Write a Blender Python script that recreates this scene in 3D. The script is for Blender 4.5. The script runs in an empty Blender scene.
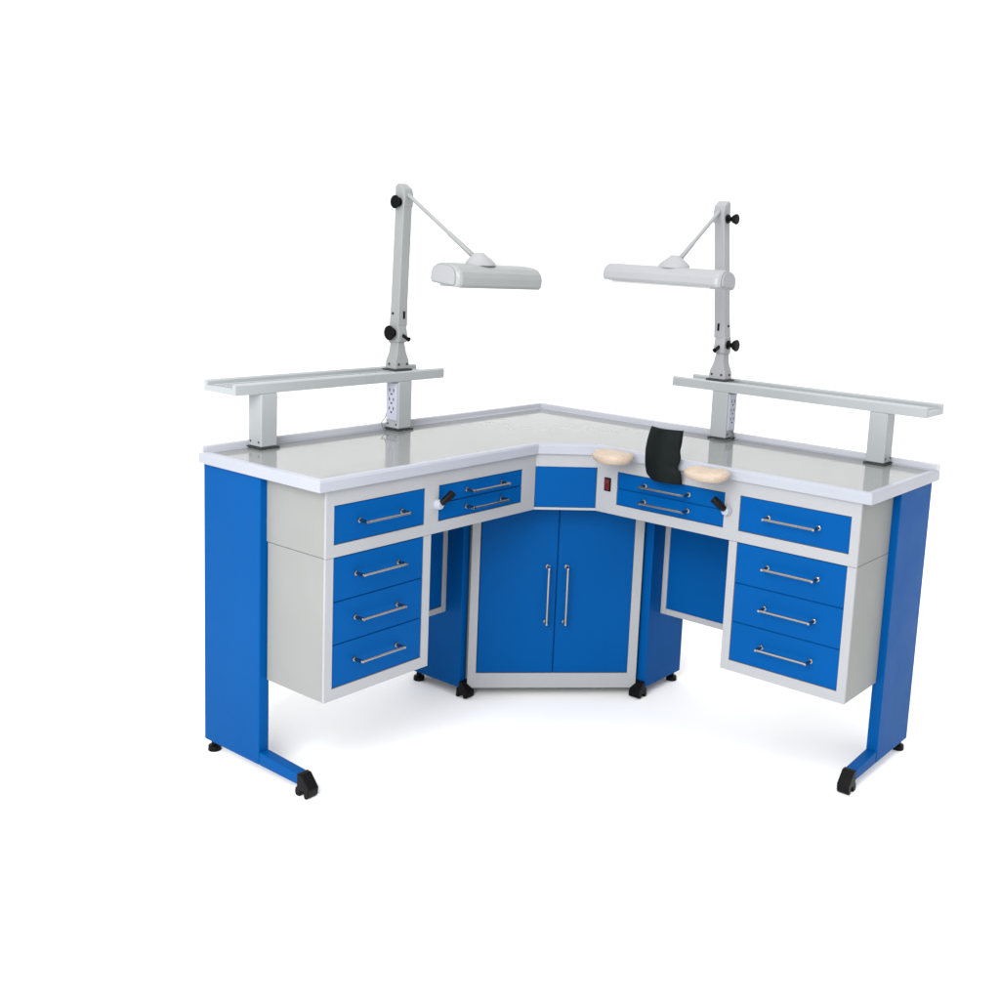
import bpy, bmesh, math, random
from mathutils import Vector, Matrix, noise
random.seed(4)
scene = bpy.context.scene
col = scene.collection

# ------------------------------------------------------------------ materials
def mat(name, base, rough=.5, metal=0., spec=.5, coat=0., coat_rough=.05, bump=0., bump_scale=300., var=0., var_scale=6.,
        rough_var=0., aniso=None):
    m = bpy.data.materials.new(name); m.use_nodes = True
    nt = m.node_tree; b = nt.nodes['Principled BSDF']
    b.inputs['Base Color'].default_value = (*base, 1)
    b.inputs['Roughness'].default_value = rough
    b.inputs['Metallic'].default_value = metal
    b.inputs['Specular IOR Level'].default_value = spec
    b.inputs['Coat Weight'].default_value = coat
    b.inputs['Coat Roughness'].default_value = coat_rough
    tc = nt.nodes.new('ShaderNodeTexCoord')
    if var:
        n = nt.nodes.new('ShaderNodeTexNoise'); n.inputs['Scale'].default_value = var_scale
        n.inputs['Detail'].default_value = 5
        nt.links.new(tc.outputs['Object'], n.inputs['Vector'])
        r = nt.nodes.new('ShaderNodeMapRange')
        r.inputs['From Min'].default_value = .3; r.inputs['From Max'].default_value = .7
        r.inputs['To Min'].default_value = 1 - var; r.inputs['To Max'].default_value = 1 + var
        nt.links.new(n.outputs['Fac'], r.inputs['Value'])
        mx = nt.nodes.new('ShaderNodeVectorMath'); mx.operation = 'SCALE'
        mx.inputs[0].default_value = base
        nt.links.new(r.outputs['Result'], mx.inputs['Scale'])
        nt.links.new(mx.outputs['Vector'], b.inputs['Base Color'])
    if rough_var:
        n2 = nt.nodes.new('ShaderNodeTexNoise'); n2.inputs['Scale'].default_value = 9
        n2.inputs['Detail'].default_value = 6
        nt.links.new(tc.outputs['Object'], n2.inputs['Vector'])
        r2 = nt.nodes.new('ShaderNodeMapRange')
        r2.inputs['To Min'].default_value = rough - rough_var; r2.inputs['To Max'].default_value = rough + rough_var
        r2.inputs['From Min'].default_value = .3; r2.inputs['From Max'].default_value = .7
        nt.links.new(n2.outputs['Fac'], r2.inputs['Value'])
        nt.links.new(r2.outputs['Result'], b.inputs['Roughness'])
    if bump:
        n3 = nt.nodes.new('ShaderNodeTexNoise'); n3.inputs['Scale'].default_value = bump_scale
        n3.inputs['Detail'].default_value = 3
        nt.links.new(tc.outputs['Object'], n3.inputs['Vector'])
        bp = nt.nodes.new('ShaderNodeBump'); bp.inputs['Strength'].default_value = bump
        bp.inputs['Distance'].default_value = .0006
        nt.links.new(n3.outputs['Fac'], bp.inputs['Height'])
        nt.links.new(bp.outputs['Normal'], b.inputs['Normal'])
    return m

M = dict(
    blue=mat('blue_powder_coat', (.0002, .062, .232), .40, spec=.035, bump=.06, bump_scale=500, var=.04, var_scale=3, rough_var=.04),
    frame=mat('pale_grey_powder_coat', (.30, .307, .322), .42, spec=.4, bump=.08, var=.02, rough_var=.05),
    side=mat('grey_painted_sheet', (.225, .232, .226), .45, spec=.15, bump=.08, var=.025, rough_var=.05),
    top=mat('glossy_grey_worktop', (.20, .206, .203), .05, spec=.24, var=.03, var_scale=4),
    edge=mat('white_worktop_edge', (.315, .33, .375), .25, spec=.3, var=.02),
    rim=mat('white_back_rim', (.44, .45, .49), .25, spec=.3, var=.02),
    alu=mat('light_grey_enamel', (.325, .345, .355), .32, spec=.4, var=.03, rough_var=.05),
    lampgrey=mat('lamp_enamel', (.26, .272, .272), .38, spec=.4, var=.03, rough_var=.05),
    lampwhite=mat('lamp_white_enamel', (.29, .295, .31), .4, spec=.4, var=.02),
    socket=mat('white_socket_plastic', (.42, .43, .52), .35),
    black=mat('black_plastic', (.003, .003, .0033), .42, spec=.10, bump=.3, var=.1),
    rubber=mat('black_rubber', (.0035, .0055, .0055), .6, spec=.10, bump=.5, bump_scale=120, var=.2, var_scale=12),
    gasket=mat('dark_gasket', (.03, .035, .038), .6, spec=.3),
    chrome=mat('brushed_chrome', (.30, .285, .26), .2, metal=1., rough_var=.05),
    bar=mat('dull_steel', (.30, .28, .25), .3, metal=1., rough_var=.08),
    wood=mat('pale_beech', (.36, .27, .19), .5, spec=.25, bump=.3, bump_scale=60, var=.16, var_scale=22),
    red=mat('dark_red_rocker', (.09, .008, .010), .3, spec=.3),
    cord=mat('grey_cord', (.10, .11, .11), .5),
    diffuser=mat('lamp_diffuser', (.42, .42, .42), .3),
    white=mat('white_studio_sheet', (.93, .93, .93), .8, spec=.1, var=.006, var_scale=1.2),
)

def wood_grain(m):
    nt = m.node_tree; b = nt.nodes['Principled BSDF']
    tc = nt.nodes.new('ShaderNodeTexCoord'); mp = nt.nodes.new('ShaderNodeMapping'); mp.inputs['Scale'].default_value = (1, .22, 2.2)
    w_ = nt.nodes.new('ShaderNodeTexNoise'); w_.inputs['Scale'].default_value = 130; w_.inputs['Detail'].default_value = 6; w_.inputs['Distortion'].default_value = .6
    r = nt.nodes.new('ShaderNodeValToRGB')
    r.color_ramp.elements[0].position = .36; r.color_ramp.elements[0].color = (.37, .29, .22, 1)
    r.color_ramp.elements[1].position = .62; r.color_ramp.elements[1].color = (.43, .355, .285, 1)
    nt.links.new(tc.outputs['Object'], mp.inputs[0]); nt.links.new(mp.outputs[0], w_.inputs['Vector'])
    nt.links.new(w_.outputs['Fac'], r.inputs[0]); nt.links.new(r.outputs[0], b.inputs['Base Color'])
wood_grain(M['wood'])

def smudges(m, lo, hi):
    """wiped-on dust and finger marks: patches of slightly duller gloss"""
    nt = m.node_tree; b = nt.nodes['Principled BSDF']
    tc = nt.nodes.new('ShaderNodeTexCoord'); n = nt.nodes.new('ShaderNodeTexNoise'); n.inputs['Scale'].default_value = 7; n.inputs['Detail'].default_value = 9
    n.inputs['Roughness'].default_value = .65; n.inputs['Distortion'].default_value = 1.2
    r = nt.nodes.new('ShaderNodeMapRange'); r.inputs['From Min'].default_value = .42; r.inputs['From Max'].default_value = .66
    r.inputs['To Min'].default_value = lo; r.inputs['To Max'].default_value = hi
    nt.links.new(tc.outputs['Object'], n.inputs['Vector']); nt.links.new(n.outputs['Fac'], r.inputs['Value']); nt.links.new(r.outputs[0], b.inputs['Roughness'])
smudges(M['top'], .04, .15)

# ------------------------------------------------------------------ mesh helpers
# a wing of the bench has its own frame: u runs along the wing, v is its depth, z is up
LEFT = lambda u, v, z: Vector((u, v, z))
RIGHT = lambda u, v, z: Vector((v, u, z))

def link(name, bm, material, parent=None, smooth=False, bevel=0., seg=2, label=None):
    bmesh.ops.recalc_face_normals(bm, faces=bm.faces[:])
    me = bpy.data.meshes.new(name); bm.to_mesh(me); bm.free()
    o = bpy.data.objects.new(name, me); col.objects.link(o)
    me.materials.append(M[material] if isinstance(material, str) else material)
    if smooth:
        for p in me.polygons: p.use_smooth = True
    if bevel:
        b = o.modifiers.new('bevel', 'BEVEL'); b.width = bevel; b.segments = seg; b.limit_method = 'ANGLE'
        b.angle_limit = math.radians(40); b.harden_normals = False
        for p in me.polygons: p.use_smooth = True
        w = o.modifiers.new('wn', 'WEIGHTED_NORMAL'); w.keep_sharp = True
    if parent:
        o.parent = parent
    if label: o['label'] = label
    return o

def box(bm, T, u0, u1, v0, v1, z0, z1):
    P = [T(u, v, z) for z in (z0, z1) for (u, v) in ((u0, v0), (u1, v0), (u1, v1), (u0, v1))]
    vs = [bm.verts.new(p) for p in P]
    for f in ((0, 1, 2, 3), (4, 5, 6, 7), (0, 1, 5, 4), (1, 2, 6, 5), (2, 3, 7, 6), (3, 0, 4, 7)):
        bm.faces.new([vs[i] for i in f])

def prism(bm, pts, z0, z1):
    a = [bm.verts.new((x, y, z0)) for x, y in pts]; b = [bm.verts.new((x, y, z1)) for x, y in pts]
    bm.faces.new(a); bm.faces.new(b)
    n = len(pts)
    for i in range(n): bm.faces.new([a[i], a[(i+1) % n], b[(i+1) % n], b[i]])

def profile(bm, T, pts, u0, u1):
    """extrude a (v,z) profile along u"""
    a = [bm.verts.new(T(u0, v, z)) for v, z in pts]; b = [bm.verts.new(T(u1, v, z)) for v, z in pts]
    bm.faces.new(a); bm.faces.new(b); n = len(pts)
    for i in range(n): bm.faces.new([a[i], a[(i+1) % n], b[(i+1) % n], b[i]])

def tube(bm, path, r, n=10, caps=True):
    rings = []
    path = [Vector(p) for p in path]
    up = Vector((.13, .27, .95)).normalized()
    for i, p in enumerate(path):
        d = (path[min(i+1, len(path)-1)] - path[max(i-1, 0)]).normalized()
        a = d.cross(up).normalized(); b = d.cross(a).normalized()
        rr = r[i] if isinstance(r, (list, tuple)) else r
        rings.append([bm.verts.new(p + a*math.cos(t)*rr + b*math.sin(t)*rr) for t in [2*math.pi*k/n for k in range(n)]])
    for q in range(len(rings)-1):
        for k in range(n):
            bm.faces.new([rings[q][k], rings[q][(k+1) % n], rings[q+1][(k+1) % n], rings[q+1][k]])
    if caps: bm.faces.new(rings[0]); bm.faces.new(rings[-1])

def empty(name, loc):
    o = bpy.data.objects.new(name, None); col.objects.link(o); o.location = loc; o.empty_display_size = .1
    return o

def tag(o, label=None, cat=None, group=None, kind=None):
    for k, v in (('label', label), ('category', cat), ('group', group), ('kind', kind)):
        if v: o[k] = v

def settle(root):
    """children were modelled in world coordinates: keep them there under a root that is not at the origin"""
    for c in root.children: c.matrix_parent_inverse = Matrix.Translation(root.location).inverted()

H, FLOOR = .80, .028
LA, LB, D, E = 1.335, 1.3604, .4496, .5646        # wing lengths, worktop depth, start of the diagonal
ZT = H - .0265                                     # underside of the worktop
ZB, ZP = .614, .270                                # underside of drawer boxes / pedestals
F = .4394                                          # front plane of the frames

# ------------------------------------------------------------------ the workbench
bench = empty('corner_workbench', (.45, .45, FLOOR))
tag(bench, 'blue and pale grey L-shaped laboratory workbench with drawers, corner cabinet and raised shelves', 'workbench')

# worktop: an L with a cut inner corner
bm = bmesh.new()
inset = .020
def outline(i):
    k = i*(math.sqrt(2)-1)
    return [(i, i), (LA-i, i), (LA-i, D-i), (E-k, D-i), (D-i, E-k), (D-i, LB-i), (i, LB-i)]
prism(bm, outline(inset+.0004), ZT+.004, H-.0012)
top = link('worktop', bm, 'top', bench)
bm = bmesh.new()
o_, i_ = outline(0), outline(inset)
n = len(o_)
# rolled edge section between the outer and the inner outline
sec = [(0, ZT), (0, H-.004), (.15, H+.0006), (.45, H+.0022), (.8, H+.0016), (1, H-.001), (1, ZT)]
rings = [[bm.verts.new((a[0]+(b[0]-a[0])*t, a[1]+(b[1]-a[1])*t, z)) for t, z in sec] for a, b in zip(o_, i_)]
for q in range(n):
    A_, B_ = rings[q], rings[(q+1) % n]
    for k in range(len(sec)):
        k2 = (k+1) % len(sec)
        bm.faces.new([A_[k], A_[k2], B_[k2], B_[k]])
link('edge_band', bm, 'edge', top)
# raised lip along the back of both wings
bm = bmesh.new()
w = .012
prism(bm, [(-.0015, -.0015), (LA, -.0015), (LA, w), (w, w), (w, LB), (-.0015, LB)], H-.004, H+.0161)
link('back_rim', bm, 'rim', top, bevel=.003)

# carcass of the upper drawer boxes (one L-shaped body with its cut corner)
bm = bmesh.new()
ua, ub, c = 1.3068, 1.3337, .4325
e1 = E - .0035 - (F - c)*(math.sqrt(2)-1)
prism(bm, [(.03, .03), (ua, .03), (ua, c), (e1, c), (c, e1), (c, ub), (.03, ub)], ZB+.0002, ZT-.0005)
carc = link('drawer_box', bm, 'side', bench, bevel=.0015)

def front_bars(T, bars, parent, v0=.4328):
    bm = bmesh.new()
    for u0, u1, z0, z1 in bars: box(bm, T, u0, u1, v0, F, z0, z1)
    return link('front_frame', bm, 'frame', parent)

def handle_mesh(P0, P1, out, parent):
    """bow handle: two chrome feet and a thin bar"""
    bm = bmesh.new()
    for p in (P0, P1): tube(bm, [p, p+out*.10, p+out*.12, p+out*.94, p+out*1.06], [.0062, .0062, .0042, .0042, .003], 12)
    e = (P1-P0).normalized()*.002
    tube(bm, [P0+out*.94-e, P1+out*.94+e], .0031, 12)
    h = link('handle', bm, 'chrome', parent)
    return h

def handle(T, u0, u1, z, parent):
    return handle_mesh(T(u0, F-.002, z), T(u1, F-.002, z), T(0, .031, 0), parent)

def drawer(T, u0, u1, z0, z1, hz=None, hu=None, g=.0011):
    bm = bmesh.new()
    box(bm, T, u0+g, u1-g, .4345, F-.0016, z0+g, z1-g)
    d = link('drawer', bm, 'blue', bench, bevel=.0016)
    hu = hu or ((u0+u1)/2-.068, (u0+u1)/2+.068)
    handle(T, hu[0], hu[1], hz if hz else (z0+z1)/2, d)
    return d

def wing(T, uE, d0, d1, p0, p1, pin, side_u, w0, w1, end_u):
    """d0..d1 pedestal drawers, p0..p1 pedestal, w0..w1 wide drawers, uE where the diagonal starts, side_u end of the carcass"""
    # face frame of the upper box
    front_bars(T, [(uE, side_u, .7355, ZT-.0005), (uE, side_u, ZB, .6425), (uE, w0, .6425, .7355), (w1, d0, .6425, .7355),
                   (d1, side_u, .6425, .7355)], carc)
    drawer(T, d0, d1, .643, .735, .692 if T is RIGHT else .690)
    drawer(T, w0, w1, .689, .735, .711, ((w0+w1)/2-.077, (w0+w1)/2+.060))
    drawer(T, w0, w1, .643, .6885, .667, ((w0+w1)/2-.077, (w0+w1)/2+.060))
    # added blue backing sheet, stands in for the dark shade in the drawer gaps
    bm = bmesh.new(); box(bm, T, w0, w1, .4326, .4336, .6425, .7355); link('drawer_gap_shade', bm, 'blue', carc)
    # hanging pedestal
    bm = bmesh.new()
    box(bm, T, p0+.001, side_u-.014, .05, .4325, ZP+.001, ZB-.0006)
    box(bm, T, side_u-.0138, side_u, .232, .4325, ZP, ZB-.0006)
    ped = link('drawer_pedestal', bm, 'side', bench, bevel=.0012)
    bm = bmesh.new()
    for a in ((p0, d0, ZP, ZB-.001), (d1, side_u, ZP, ZB-.001), (d0, d1, ZP, .2975)):
        box(bm, T, a[0], a[1], .4328, F, a[2], a[3])
    link('front_frame', bm, 'frame', ped)
    bm = bmesh.new(); box(bm, T, d0, d1, .4326, .4336, .2975, ZB-.001); link('drawer_gap_shade', bm, 'blue', ped)  # added backing sheet: its blue stands in for shade between the drawers
    for a, b in ((.506, .6125), (.4025, .506), (.298, .4025)):
        drawer(T, d0, d1, a, b, b-.048, ((d0+d1)/2-.060, (d0+d1)/2+.076))

wing(LEFT, E-.0030, .992, 1.284, .9674, ua, 0, ua, .617, .944, LA)
wing(RIGHT, E-.0030, 1.011, 1.311, .9877, ub, 0, ub, .630, .967, LB)

# diagonal fascia over the corner cabinet
def diag(u, out, z, c0):
    """point on the diagonal plane x+y=c0: u along it (towards the right wing), out towards the user"""
    s = 1/math.sqrt(2)
    return Vector((c0/2 - u*s + out*s, c0/2 + u*s + out*s, z))
def dbox(bm, c0, u0, u1, o0, o1, z0, z1):
    P = [diag(u, o, z, c0) for z in (z0, z1) for (u, o) in ((u0, o0), (u1, o0), (u1, o1), (u0, o1))]
    vs = [bm.verts.new(p) for p in P]
    for f in ((0, 1, 2, 3), (4, 5, 6, 7), (0, 1, 5, 4), (1, 2, 6, 5), (2, 3, 7, 6), (3, 0, 4, 7)):
        bm.faces.new([vs[i] for i in f])
CF = F + E - .004
hw = (E - F)/math.sqrt(2) - .002
bm = bmesh.new()
dbox(bm, CF, -hw, hw, -.004, 0, .7365, ZT-.0005)
link('front_frame', bm, 'frame', carc)
bm = bmesh.new()
dbox(bm, CF, -hw, hw, -.004, 0, ZB, .6205)
link('front_frame', bm, 'frame', carc)
bm = bmesh.new(); dbox(bm, CF, -hw+.001, hw-.001, -.004, -.0012, .621, .736)
link('corner_panel', bm, 'blue', bench, bevel=.0012)

# corner cabinet under it
bm = bmesh.new()
CC = .870; cb = CC - .012
prism(bm, [(.03, .03), (.597, .03), (.597, cb-.597), (cb-.597, .597), (.03, .597)], .056, ZB-.001)
cab = link('corner_cabinet', bm, 'side', bench, bevel=.001)
hc = (.611-.259)/math.sqrt(2); hd = (.594-.276)/math.sqrt(2)
bm = bmesh.new()
dbox(bm, CC, -hc, -hd, -.008, 0, .055, ZB-.001)
dbox(bm, CC, hd-.002, hc+.001, -.008, 0, .055, ZB-.001)
dbox(bm, CC, -hd, hd-.002, -.008, 0, .055, .100)
link('front_frame', bm, 'frame', cab)
bm = bmesh.new(); dbox(bm, CC, -hd, hd-.002, -.0084, -.0080, .100, ZB-.002); link('door_gap_shade', bm, 'blue', cab)  # thin blue sheet added so the door gap looks shaded
for s in (-1, 1):
    bm = bmesh.new()
    a, b = sorted((s*.0012, s*(hd-.002)))
    dbox(bm, CC, a, b, -.0078, -.0008, .1018, ZB-.003)
    dr = link('door', bm, 'blue', cab, bevel=.0022)
    u = s*.0275
    handle_mesh(diag(u, -.001, .258, CC), diag(u, -.001, .424, CC), diag(0, .028, 0, 0), dr)

# legs
def glide(T, u, v, parent, zt=.056):
    bm = bmesh.new()
    p = T(u, v, 0)
    tube(bm, [(p.x, p.y, zt), (p.x, p.y, FLOOR+.014), (p.x, p.y, FLOOR+.013), (p.x, p.y, FLOOR)], [.008, .008, .016, .017], 16)
    link('glide', bm, 'black', parent, bevel=.001)

def leg(T, u0, u1, v0, v1, tip, ztop, foot=True):
    bm = bmesh.new()
    box(bm, T, u0, u1, v0, v1, .0557, ztop)
    L = link('leg', bm, 'blue', bench, bevel=.003)
    if foot:
        bm = bmesh.new(); profile(bm, T, [(v1+.0002, .0557), (tip+.004, .0545), (tip+.004, .0815), (v1+.0002, .0885)], u0+.001, u1-.0006)
        link('foot_bar', bm, 'blue', L, bevel=.0025)
        pts = [(tip, .050), (tip, .0832), (tip+.015, .0826), (tip+.042, .053), (tip+.040, .036), (tip+.034, FLOOR), (tip+.027, FLOOR),
               (tip+.023, .044), (tip+.013, .044), (tip+.009, FLOOR), (tip-.004, FLOOR), (tip-.007, .036), (tip-.005, .048)]
        a, b = u0-.001, u1+.001
    else:
        pts = [(v1-.008, .0554), (v1+.001, .0554), (v1+.001, .076), (v1+.010, .076), (v1+.032, .048), (v1+.032, FLOOR+.004), (v1+.020, FLOOR),
               (v1+.016, FLOOR+.012), (v1+.004, FLOOR+.012), (v1-.0, FLOOR), (v1-.010, FLOOR)]
        a, b = u0-.003, u1+.003
    bm = bmesh.new(); profile(bm, T, pts, a, b); link('foot_cap', bm, 'black', L, bevel=.002)
    glide(T, (u0+u1)/2, v0+.022, L)
leg(LEFT, 1.297, 1.327, .008, .2285, .372, ZT-.001)
leg(RIGHT, 1.324, 1.354, .030, .2440, .372, ZT-.001)
leg(LEFT, .600, .628, .045, .243, 0, ZB-.001, foot=False)
leg(RIGHT, .603, .635, .045, .243, 0, ZB-.001, foot=False)

# framed panels at the back of the two knee holes
def knee(T, u0, u1, v=.182):
    bm = bmesh.new()
    box(bm, T, u0, u0+.017, v-.012, v, .273, ZB-.001)
    box(bm, T, u1-.017, u1, v-.012, v, .273, ZB-.001)
    box(bm, T, u0+.0174, u1-.0174, v-.012, v, .273, .291)
    k = link('knee_panel', bm, 'frame', bench, bevel=.0015)
    bm = bmesh.new(); box(bm, T, u0+.016, u1-.016, v-.010, v-.004, .290, ZB-.001)
    link('infill_sheet', bm, 'blue', k)
knee(LEFT, .6285, .9672)
knee(RIGHT, .6355, .9874)

# raised shelves on posts
def shelf(T, s0, s1, posts, socket_face):
    bm = bmesh.new()
    v0, v1, z0, z1, t = -.062, .066, .941, .969, .0022
    # shallow tray: solid floor with a rolled lip along both long sides
    pts = [(v0, z0), (v1, z0), (v1, z1-.004), (v1-.003, z1), (v1-.010, z1), (v1-.013, z1-.004), (v1-.013, z1-.013), (v0+.013, z1-.013),
           (v0+.013, z1-.004), (v0+.010, z1), (v0+.003, z1), (v0, z1-.004)]
    profile(bm, T, pts, s0, s1)
    sh = link('shelf', bm, 'alu', bench)
    for v in (-.034, -.012, .010, .032):      # pressed ribs in the tray floor
        bm = bmesh.new(); box(bm, T, s0+.012, s1-.012, v-.004, v+.004, z1-.0135, z1-.0105)
        link('tray_rib', bm, 'alu', sh, bevel=.0015)
    for i, (u0, u1) in enumerate(posts):
        bm = bmesh.new(); box(bm, T, u0, u1, .014, .0662, H+.0045, z0-.0003)
        p = link('shelf_post', bm, 'alu', sh, bevel=.0035, seg=3)
        bm = bmesh.new(); box(bm, T, u0-.004, u1+.004, .0125, .0705, H-.001, H+.0042)
        link('post_gasket', bm, 'gasket', p)
        for v in (.024, .057):
            bm = bmesh.new(); tube(bm, [T(u1-.001, v, H+.017), T(u1+.0012, v, H+.017)], .0028, 8)
            link('screw', bm, 'gasket', p)
        if i == socket_face:
            bm = bmesh.new(); box(bm, T, u1-.001, u1+.0035, .0195, .0605, H+.028, z0-.006)
            k = link('socket_plate', bm, 'socket', p, bevel=.0012)
            bm = bmesh.new()
            for zc in (.858, .884, .910):
                for dv, dz, a, b in ((-.008, .004, .0016, .0042), (.008, .004, .0016, .0042), (0, -.007, .003, .0022)):
                    box(bm, T, u1+.003, u1+.0039, .040+dv-a, .040+dv+a, zc+dz-b, zc+dz+b)
            link('socket_slot', bm, 'black', k)
shelf(LEFT, .545, 1.276, [(.674, .726), (1.149, 1.200)], 0)
shelf(RIGHT, .556, 1.332, [(.694, .748), (1.179, 1.231)], 0)

# controls on the frames
bm = bmesh.new(); box(bm, RIGHT, .588, .610, F-.001, F+.0022, .676, .714)
sw = link('switch_bezel', bm, 'black', bench, bevel=.001)
bm = bmesh.new(); profile(bm, RIGHT, [(F+.002, .680), (F+.002, .710), (F+.0042, .710), (F+.0085, .698), (F+.004, .694), (F+.006, .680)], .5915, .6065)
link('rocker_switch', bm, 'red', sw, bevel=.0006)

def valve(T, u, z, d):
    bm = bmesh.new()
    tube(bm, [T(u, F-.001, z-.018), T(u, F+.006, z-.018), T(u, F+.016, z-.018)], [.014, .013, .010], 20)
    k = link('valve_body', bm, 'edge', bench, bevel=.0015)
    bm = bmesh.new()
    tube(bm, [T(u, F+.014, z-.014), T(u-d*.012, F+.022, z-.002), T(u-d*.030, F+.026, z+.012)], [.0075, .0095, .010], 12)
    link('valve_lever', bm, 'black', k, bevel=.002)
valve(RIGHT, .977, .708, 1)
valve(LEFT, .950, .706, 1)

# arm rests and the black rubber shield in the right wing's work place
def pad(cx, cy, z, ru, rv, th, seed, rot):
    bm = bmesh.new(); N = 40
    lv = [(-.5, .72), (-.40, .84), (-.12, .98), (.05, 1.0), (.16, .97), (.34, .82), (.46, .62), (.50, .38)]
    rings = []
    for h, s in lv:
        ring = []
        for k in range(N):
            a = 2*math.pi*k/N
            # slightly squared oval with a waist on the side that faces the shield
            e = 2.1
            x = math.copysign(abs(math.cos(a))**(2/e), math.cos(a))*ru*s
            y = math.copysign(abs(math.sin(a))**(2/e), math.sin(a))*rv*s
            x *= 1 + .10*math.sin(a) ; zz = h*th + .004*noise.noise(Vector((x*18+seed, y*18, 3)))
            if h > .3: zz -= .006*math.exp(-((y/rv)**2)*3)
            ca, sa = math.cos(rot), math.sin(rot)
            ring.append(bm.verts.new((cx+x*ca-y*sa, cy+x*sa+y*ca, z+zz)))
        rings.append(ring)
    for a, b in zip(rings, rings[1:]):
        for k in range(N): bm.faces.new([a[k], a[(k+1) % N], b[(k+1) % N], b[k]])
    bm.faces.new(rings[0])
    c_ = bm.verts.new((cx, cy, z+th*.5-.005))
    for k in range(N): bm.faces.new([rings[-1][k], rings[-1][(k+1) % N], c_])
    return bm
for i, (cx, cy, rot) in enumerate(((.508, .656, -.12), (.508, .948, .10))):
    r = link('arm_rest', pad(cx, cy, .791, .050, .060, .034, i*7+1, rot), 'wood', bench, smooth=True)
    bm = bmesh.new(); box(bm, RIGHT, cy-.018, cy+.018, .4394, .500, .7735, .7785)
    link('bracket', bm, 'black', r, bevel=.001)

bm = bmesh.new()
NU, NZ = 20, 22
zb, zt = .738, .882
def shield_pt(i, j, off):
    s = i/NU; t = j/NZ
    u = .741 + s*.106
    z = zb + t*(zt-zb)
    u += .010*(t**2)*(1-s) - .006*math.sin(t*math.pi)*(1-s)            # left edge leans in towards the top
    if s > .45:                                                         # notches bitten from the right edge
        k = (s-.45)/.55
        u -= k*(.006*math.exp(-((t-.38)/.07)**2) + .011*math.exp(-((t-.30)/.05)**2) + .004*math.exp(-((t-.62)/.1)**2))
    if t < .12: z += .010*max(0, 1-s*4)*(1-t/.12)
    v = .463 + .018*math.sin(s*math.pi) - .030*(t-.5)**2 + .010*t + off
    u += .0012*noise.noise(Vector((s*4, t*6, 1)))
    return RIGHT(u, v, z)
g = [[[bm.verts.new(shield_pt(i, j, o)) for j in range(NZ+1)] for i in range(NU+1)] for o in (0, .005)]
for L in g:
    for i in range(NU):
        for j in range(NZ): bm.faces.new([L[i][j], L[i+1][j], L[i+1][j+1], L[i][j+1]])
for i in range(NU):
    for j in (0, NZ): bm.faces.new([g[0][i][j], g[0][i+1][j], g[1][i+1][j], g[1][i][j]])
for j in range(NZ):
    for i in (0, NU): bm.faces.new([g[0][i][j], g[0][i][j+1], g[1][i][j+1], g[1][i][j]])
sh = link('splash_shield', bm, 'rubber', bench, smooth=True)
bm = bmesh.new(); box(bm, RIGHT, .770, .818, .4394, .468, .752, .764)
link('bracket', bm, 'black', sh, bevel=.001)

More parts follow.
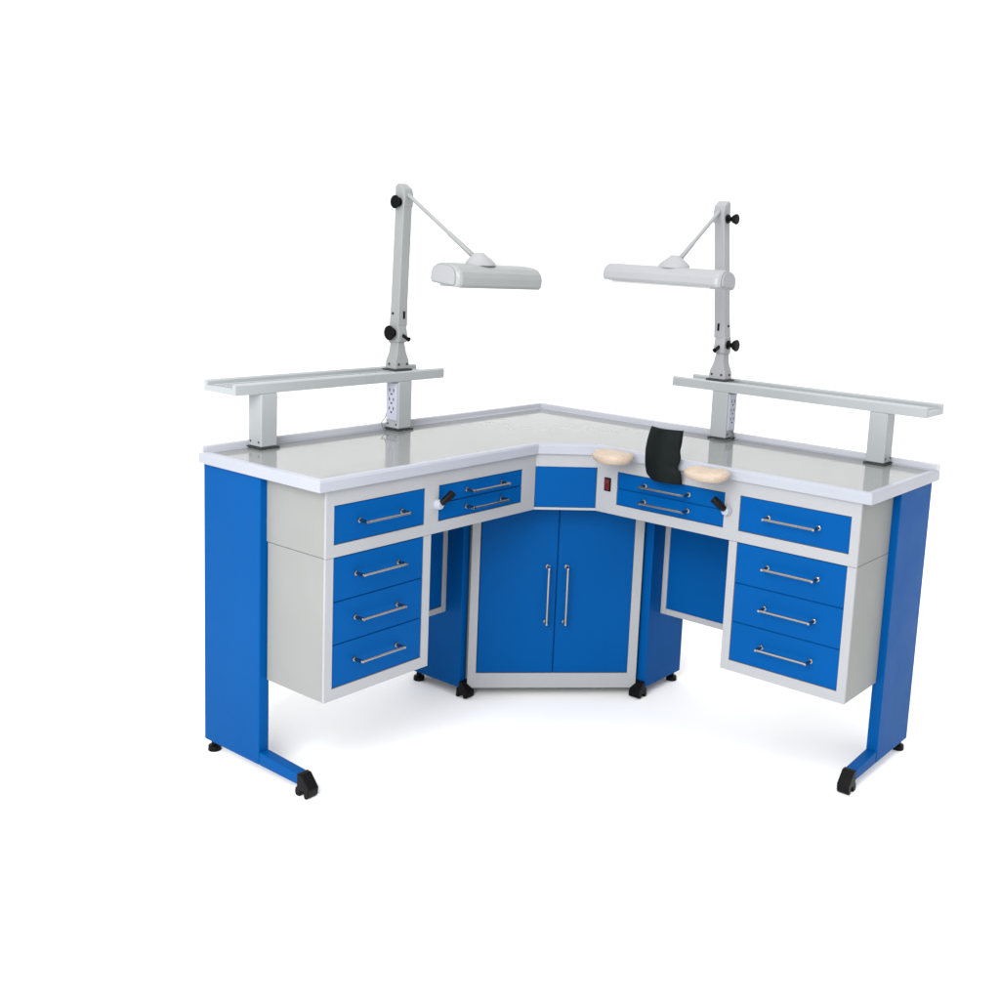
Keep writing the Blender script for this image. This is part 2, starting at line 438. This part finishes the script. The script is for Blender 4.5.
# ------------------------------------------------------------------ lamps
def lamp(T, ub_, ut, mpole, label, head, fold, knob_sz, kl, su):
    """ub_/ut: u of the pole at its base/top; head: (u of both ends, v, z of both ends, z, roll)"""
    root = empty('desk_lamp', T(ub_, .035, .970)); tag(root, label, 'lamp', 'twin work lamps on the raised shelves')
    at = lambda z: ub_ + (ut-ub_)*(z-1.06)/(1.46-1.06)
    v0, v1 = .018, .052
    P = lambda name, bm, m, **k: link(name, bm, m, root, **k)
    bm = bmesh.new(); box(bm, T, ub_-.034, ub_+.032, .008, .062, .9692, .9745)
    P('base_plate', bm, 'gasket', bevel=.001)
    # bracket: tapered cheeks
    bm = bmesh.new()
    lo = [(ub_-.028, .014), (ub_+.026, .014), (ub_+.026, .056), (ub_-.028, .056)]
    mi = [(ub_-.027, .015), (ub_+.025, .015), (ub_+.025, .0555), (ub_-.027, .0555)]
    m2 = [(ub_-.017, .018), (ub_+.017, .018), (ub_+.017, .054), (ub_-.017, .054)]
    hi = [(ub_-.010, .020), (ub_+.014, .020), (ub_+.014, .052), (ub_-.010, .052)]
    rings = [[bm.verts.new(T(a, b, z)) for a, b in q] for q, z in ((lo, .9748), (mi, .996), (m2, 1.020), (hi, 1.052))]
    for a, b in zip(rings, rings[1:]):
        for k in range(4): bm.faces.new([a[k], a[(k+1) % 4], b[(k+1) % 4], b[k]])
    bm.faces.new(rings[0]); bm.faces.new(rings[-1])
    br = P('bracket', bm, mpole, bevel=.002)
    for du in (-.018, .014):
        bm = bmesh.new(); tube(bm, [T(ub_+du, .050, .988), T(ub_+du, .0575, .988)], .0035, 8); link('screw', bm, 'gasket', br)
    bm = bmesh.new(); tube(bm, [T(ub_+.020, .030, .988), T(ub_+.0270, .030, .988)], .0035, 8); link('screw', bm, 'gasket', br)
    # joint between bracket and pole
    bm = bmesh.new()
    pts = [(.016, 1.046), (.056, 1.050), (.058, 1.070), (.052, 1.100), (.018, 1.100), (.012, 1.075)]
    profile(bm, T, pts, ub_-.017, ub_+.017)
    P('joint', bm, mpole, bevel=.003)
    bm = bmesh.new()
    a = [T(at(1.095)-.018, .017, 1.095), T(at(1.095)+.018, .017, 1.095), T(at(1.095)+.018, .0535, 1.095), T(at(1.095)-.018, .0535, 1.095)]
    b = [T(at(1.452)-.0165, v0, 1.452), T(at(1.452)+.0165, v0, 1.452), T(at(1.452)+.0165, v1, 1.452), T(at(1.452)-.0165, v1, 1.452)]
    mid = [T(at(1.15)-.017, v0, 1.15), T(at(1.15)+.017, v0, 1.15), T(at(1.15)+.017, v1, 1.15), T(at(1.15)-.017, v1, 1.15)]
    rings = [[bm.verts.new(p) for p in q] for q in (a, mid, b)]
    for q, r_ in zip(rings, rings[1:]):
        for k in range(4): bm.faces.new([q[k], q[(k+1) % 4], r_[(k+1) % 4], r_[k]])
    bm.faces.new(rings[0]); bm.faces.new(rings[-1])
    pole = P('pole', bm, mpole, bevel=.0025)
    bm = bmesh.new()
    box(bm, T, at(1.12)-.006, at(1.12)+.000, v1-.001, v1+.0025, 1.116, 1.137)
    link('slot', bm, 'black', pole)
    bm = bmesh.new(); tube(bm, [T(at(1.13)+.0160, .030, 1.130), T(at(1.13)+.0195, .030, 1.130)], .0035, 8)
    link('screw', bm, 'black', pole)
    # top cap, cut on a slant towards the arm
    bm = bmesh.new(); ut2 = at(1.46)
    profile(bm, T, [(v0-.001, 1.425), (v1+.001, 1.425), (v1+.003, 1.455), (v1-.002, 1.475), (v0+.010, 1.490), (v0-.001, 1.482)], ut2-.018, ut2+.018)
    P('top_cap', bm, mpole, bevel=.003)
    # clamping knobs on the outer side
    for z, r0 in ((1.076, knob_sz), (1.438, knob_sz*.88)):
        bm = bmesh.new(); u = at(z)+.0165
        tube(bm, [T(u+q*kl, .034, z) for q in (0, .006, .007, .014, .020, .030, .033)],
             [.013, .013, .006, .006, r0*.72, r0, r0*.86], 18)
        P('knob', bm, 'black', bevel=.0015)
    bm = bmesh.new(); tube(bm, [T(ub_, .050, 1.072), T(ub_, .074, 1.062), T(ub_, .080, 1.060)], [.005, .005, .007], 10)
    P('lock_pin', bm, 'black')
    # thin arm
    u0, u1, hv, hz, z0, z1, half_v, half_h, roll = head
    uc = (u0+u1)/2 + su
    up = head_mount = fold
    a = T(ut2, v1-.006, 1.462); b = T(up[0], up[1], up[2])
    bm = bmesh.new(); tube(bm, [a, a.lerp(b, .03), a.lerp(b, .62), a.lerp(b, .64), b], [.0065, .0056, .0054, .0066, .007], 12)
    P('arm', bm, mpole, smooth=True)
    # head: shallow reflector housing with rounded shoulders, extruded along the wing
    bm = bmesh.new()
    sect = [(-.90, -1), (-1, -.72), (-1, -.05), (-.90, .42), (-.66, .80), (-.34, .97), (.34, .97), (.66, .80), (.90, .42), (1, -.05), (1, -.72), (.90, -1)]
    stations = [(0, .80), (.014, .93), (.035, 1), (.965, 1), (.986, .93), (1, .80)]
    rings = []
    for s, k in stations:
        u = u0 + (u1-u0)*s; zc = hz + z0 + (z1-z0)*s
        ring = []
        for a_, b_ in sect:
            dv, dz = a_*half_v*k, b_*half_h*(k*.5+.5)
            ring.append(bm.verts.new(T(u, hv+dv*math.cos(roll)-dz*math.sin(roll), zc+dv*math.sin(roll)+dz*math.cos(roll))))
        rings.append(ring)
    for q, r_ in zip(rings, rings[1:]):
        for k in range(len(sect)): bm.faces.new([q[k], q[(k+1) % len(sect)], r_[(k+1) % len(sect)], r_[k]])
    bm.faces.new(rings[0]); bm.faces.new(rings[-1])
    h = P('lamp_head', bm, mpole)
    # end caps stand a little proud of the housing
    for s in (0, 1):
        bm = bmesh.new(); e = u0 if s == 0 else u1; d = (-.004 if u0 < u1 else .004)*(1 if s == 0 else -1); zc = hz + (z0 if s == 0 else z1)
        ring = []
        for dd in (0, d):
            q = []
            for a_, b_ in sect:
                dv, dz = a_*half_v*.74, b_*half_h*.82
                q.append(bm.verts.new(T(e+dd, hv+dv*math.cos(roll)-dz*math.sin(roll), zc+dv*math.sin(roll)+dz*math.cos(roll))))
            ring.append(q)
        for k in range(len(sect)): bm.faces.new([ring[0][k], ring[0][(k+1) % len(sect)], ring[1][(k+1) % len(sect)], ring[1][k]])
        bm.faces.new(ring[0]); bm.faces.new(ring[1])
        link('end_cap', bm, 'lampwhite', h, bevel=.0015)
    bm = bmesh.new()
    box(bm, T, min(u0, u1)+.03, max(u0, u1)-.03, hv-half_v*.8, hv+half_v*.8, hz+(z0+z1)/2-half_h-.0015, hz+(z0+z1)/2-half_h+.004)
    link('diffuser', bm, 'diffuser', h)
    # swivel mount on the head
    bm = bmesh.new()
    zt_ = hz+(z0+z1)/2+half_h*.9
    st = [(.046, .036, 0), (.044, .035, .008), (.032, .028, .018), (.018, .017, .028), (.012, .012, .034)]
    rings = []
    for a_, b_, dz in st:
        rings.append([bm.verts.new(T(uc+a_*math.cos(t)-dz*.1, hv-.002+b_*math.sin(t)-dz*.3, zt_+dz)) for t in [2*math.pi*k/20 for k in range(20)]])
    for q, r_ in zip(rings, rings[1:]):
        for k in range(20): bm.faces.new([q[k], q[(k+1) % 20], r_[(k+1) % 20], r_[k]])
    bm.faces.new(rings[0]); bm.faces.new(rings[-1])
    link('swivel', bm, 'lampwhite', h, bevel=.002)
    # mains cord: hidden behind the post, a small loop on the worktop
    pts = []
    ctrl = [T(ub_-.005, .0135, .962), T(ub_-.005, .006, .90), T(ub_+.010, .004, .835), T(ub_+.050, .030, .822), T(ub_+.062, .060, .8045), T(ub_+.046, .100, .8030), T(ub_+.012, .085, .8030)]
    for i in range(len(ctrl)-1):
        p0, p1, p2, p3 = ctrl[max(i-1, 0)], ctrl[i], ctrl[i+1], ctrl[min(i+2, len(ctrl)-1)]
        for s in range(8):
            t = s/8
            pts.append(.5*((2*p1)+(p2-p0)*t+(2*p0-5*p1+4*p2-p3)*t*t+(3*p1-p0-3*p2+p3)*t**3))
    bm = bmesh.new(); tube(bm, pts, .0013, 8); P('cord', bm, 'cord', smooth=True)
    settle(root)

lamp(LEFT, .706, .694, 'lampgrey', 'grey work lamp on the left shelf, long head right of its pole',
     (.860, .522, .355, 1.253, .003, -.003, .054, .028, -.10), (.722, .330, 1.300), .022, .55, .030)
lamp(RIGHT, .700, .668, 'lampwhite', 'pale work lamp on the right shelf, long head crossing its pole',
     (.514, .884, .355, 1.272, .002, .000, .046, .024, .10), (.716, .345, 1.306), .018, 1.0, .016)
settle(bench)

# ------------------------------------------------------------------ studio sheet
bm = bmesh.new()
yaw = 3.79817
fw = Vector((math.cos(yaw), math.sin(yaw), 0)); rt = Vector((math.sin(yaw), -math.cos(yaw), 0))
prof = [(-9, 0), (-2, 0), (2.2, 0)] + [(2.2+1.5*math.sin(a), 1.5*(1-math.cos(a))) for a in [math.pi/2*k/16 for k in range(1, 17)]] + [(3.7, 3), (3.7, 6)]
org = Vector((.5, .5, FLOOR-.0005))
rows = [[bm.verts.new(org + fw*d + rt*x + Vector((0, 0, z))) for x in (-9, 9)] for d, z in prof]
for a, b in zip(rows, rows[1:]): bm.faces.new([a[0], a[1], b[1], b[0]])
fl = link('floor', bm, 'white', smooth=True); tag(fl, 'seamless white studio floor and backdrop sheet', 'floor', kind='structure')

# ------------------------------------------------------------------ light
w = bpy.data.worlds.new('World'); scene.world = w; w.use_nodes = True
nt = w.node_tree; bg = nt.nodes['Background']; bg.inputs['Color'].default_value = (1, 1, 1, 1)
# a white light tent: bright overhead, dim towards the horizon
tc = nt.nodes.new('ShaderNodeTexCoord'); sx = nt.nodes.new('ShaderNodeSeparateXYZ'); nt.links.new(tc.outputs['Generated'], sx.inputs[0])
mr = nt.nodes.new('ShaderNodeMapRange'); mr.inputs['From Min'].default_value = 0; mr.inputs['From Max'].default_value = 1
mr.inputs['To Min'].default_value = .22; mr.inputs['To Max'].default_value = 1.95
nt.links.new(sx.outputs['Z'], mr.inputs['Value']); nt.links.new(mr.outputs['Result'], bg.inputs['Strength'])
def area(name, loc, target, size, power, color=(1, 1, 1), sy=None):
    l = bpy.data.lights.new(name, 'AREA'); l.shape = 'RECTANGLE'; l.size = size; l.size_y = sy or size; l.energy = power; l.color = color
    o = bpy.data.objects.new(name, l); col.objects.link(o); o.location = loc
    o.rotation_euler = (Vector(target)-Vector(loc)).to_track_quat('-Z', 'Y').to_euler()
    return o
area('key_softbox', (3.4, 1.5, 1.9), (.4, .4, .5), 1.7, 88)

# ------------------------------------------------------------------ camera
cam = bpy.data.cameras.new('camera'); co = bpy.data.objects.new('camera', cam); col.objects.link(co); scene.camera = co
pitch, roll, f, cx, cy = -.16021, .04715, 1134.459, 556.914, 428.814
F3 = Vector((math.cos(pitch)*math.cos(yaw), math.cos(pitch)*math.sin(yaw), math.sin(pitch)))
U3 = rt.cross(F3)
R2 = rt*math.cos(roll)+U3*math.sin(roll); U2 = -rt*math.sin(roll)+U3*math.cos(roll)
m = Matrix((R2, U2, -F3)).transposed().to_4x4(); m.translation = Vector((2.96294, 2.35751, 1.34008))
co.matrix_world = m
cam.sensor_width = 36; cam.lens = f*36/1000
cam.shift_x = (500-cx)/1000; cam.shift_y = (cy-500)/1000
cam.clip_start = .05; cam.clip_end = 100

vs = scene.view_settings
scene.display_settings.display_device = 'sRGB'
vs.view_transform = 'Standard'; vs.look = 'None'; vs.gamma = 1; vs.exposure = .25; vs.use_curve_mapping = False
scene.render.film_transparent = False
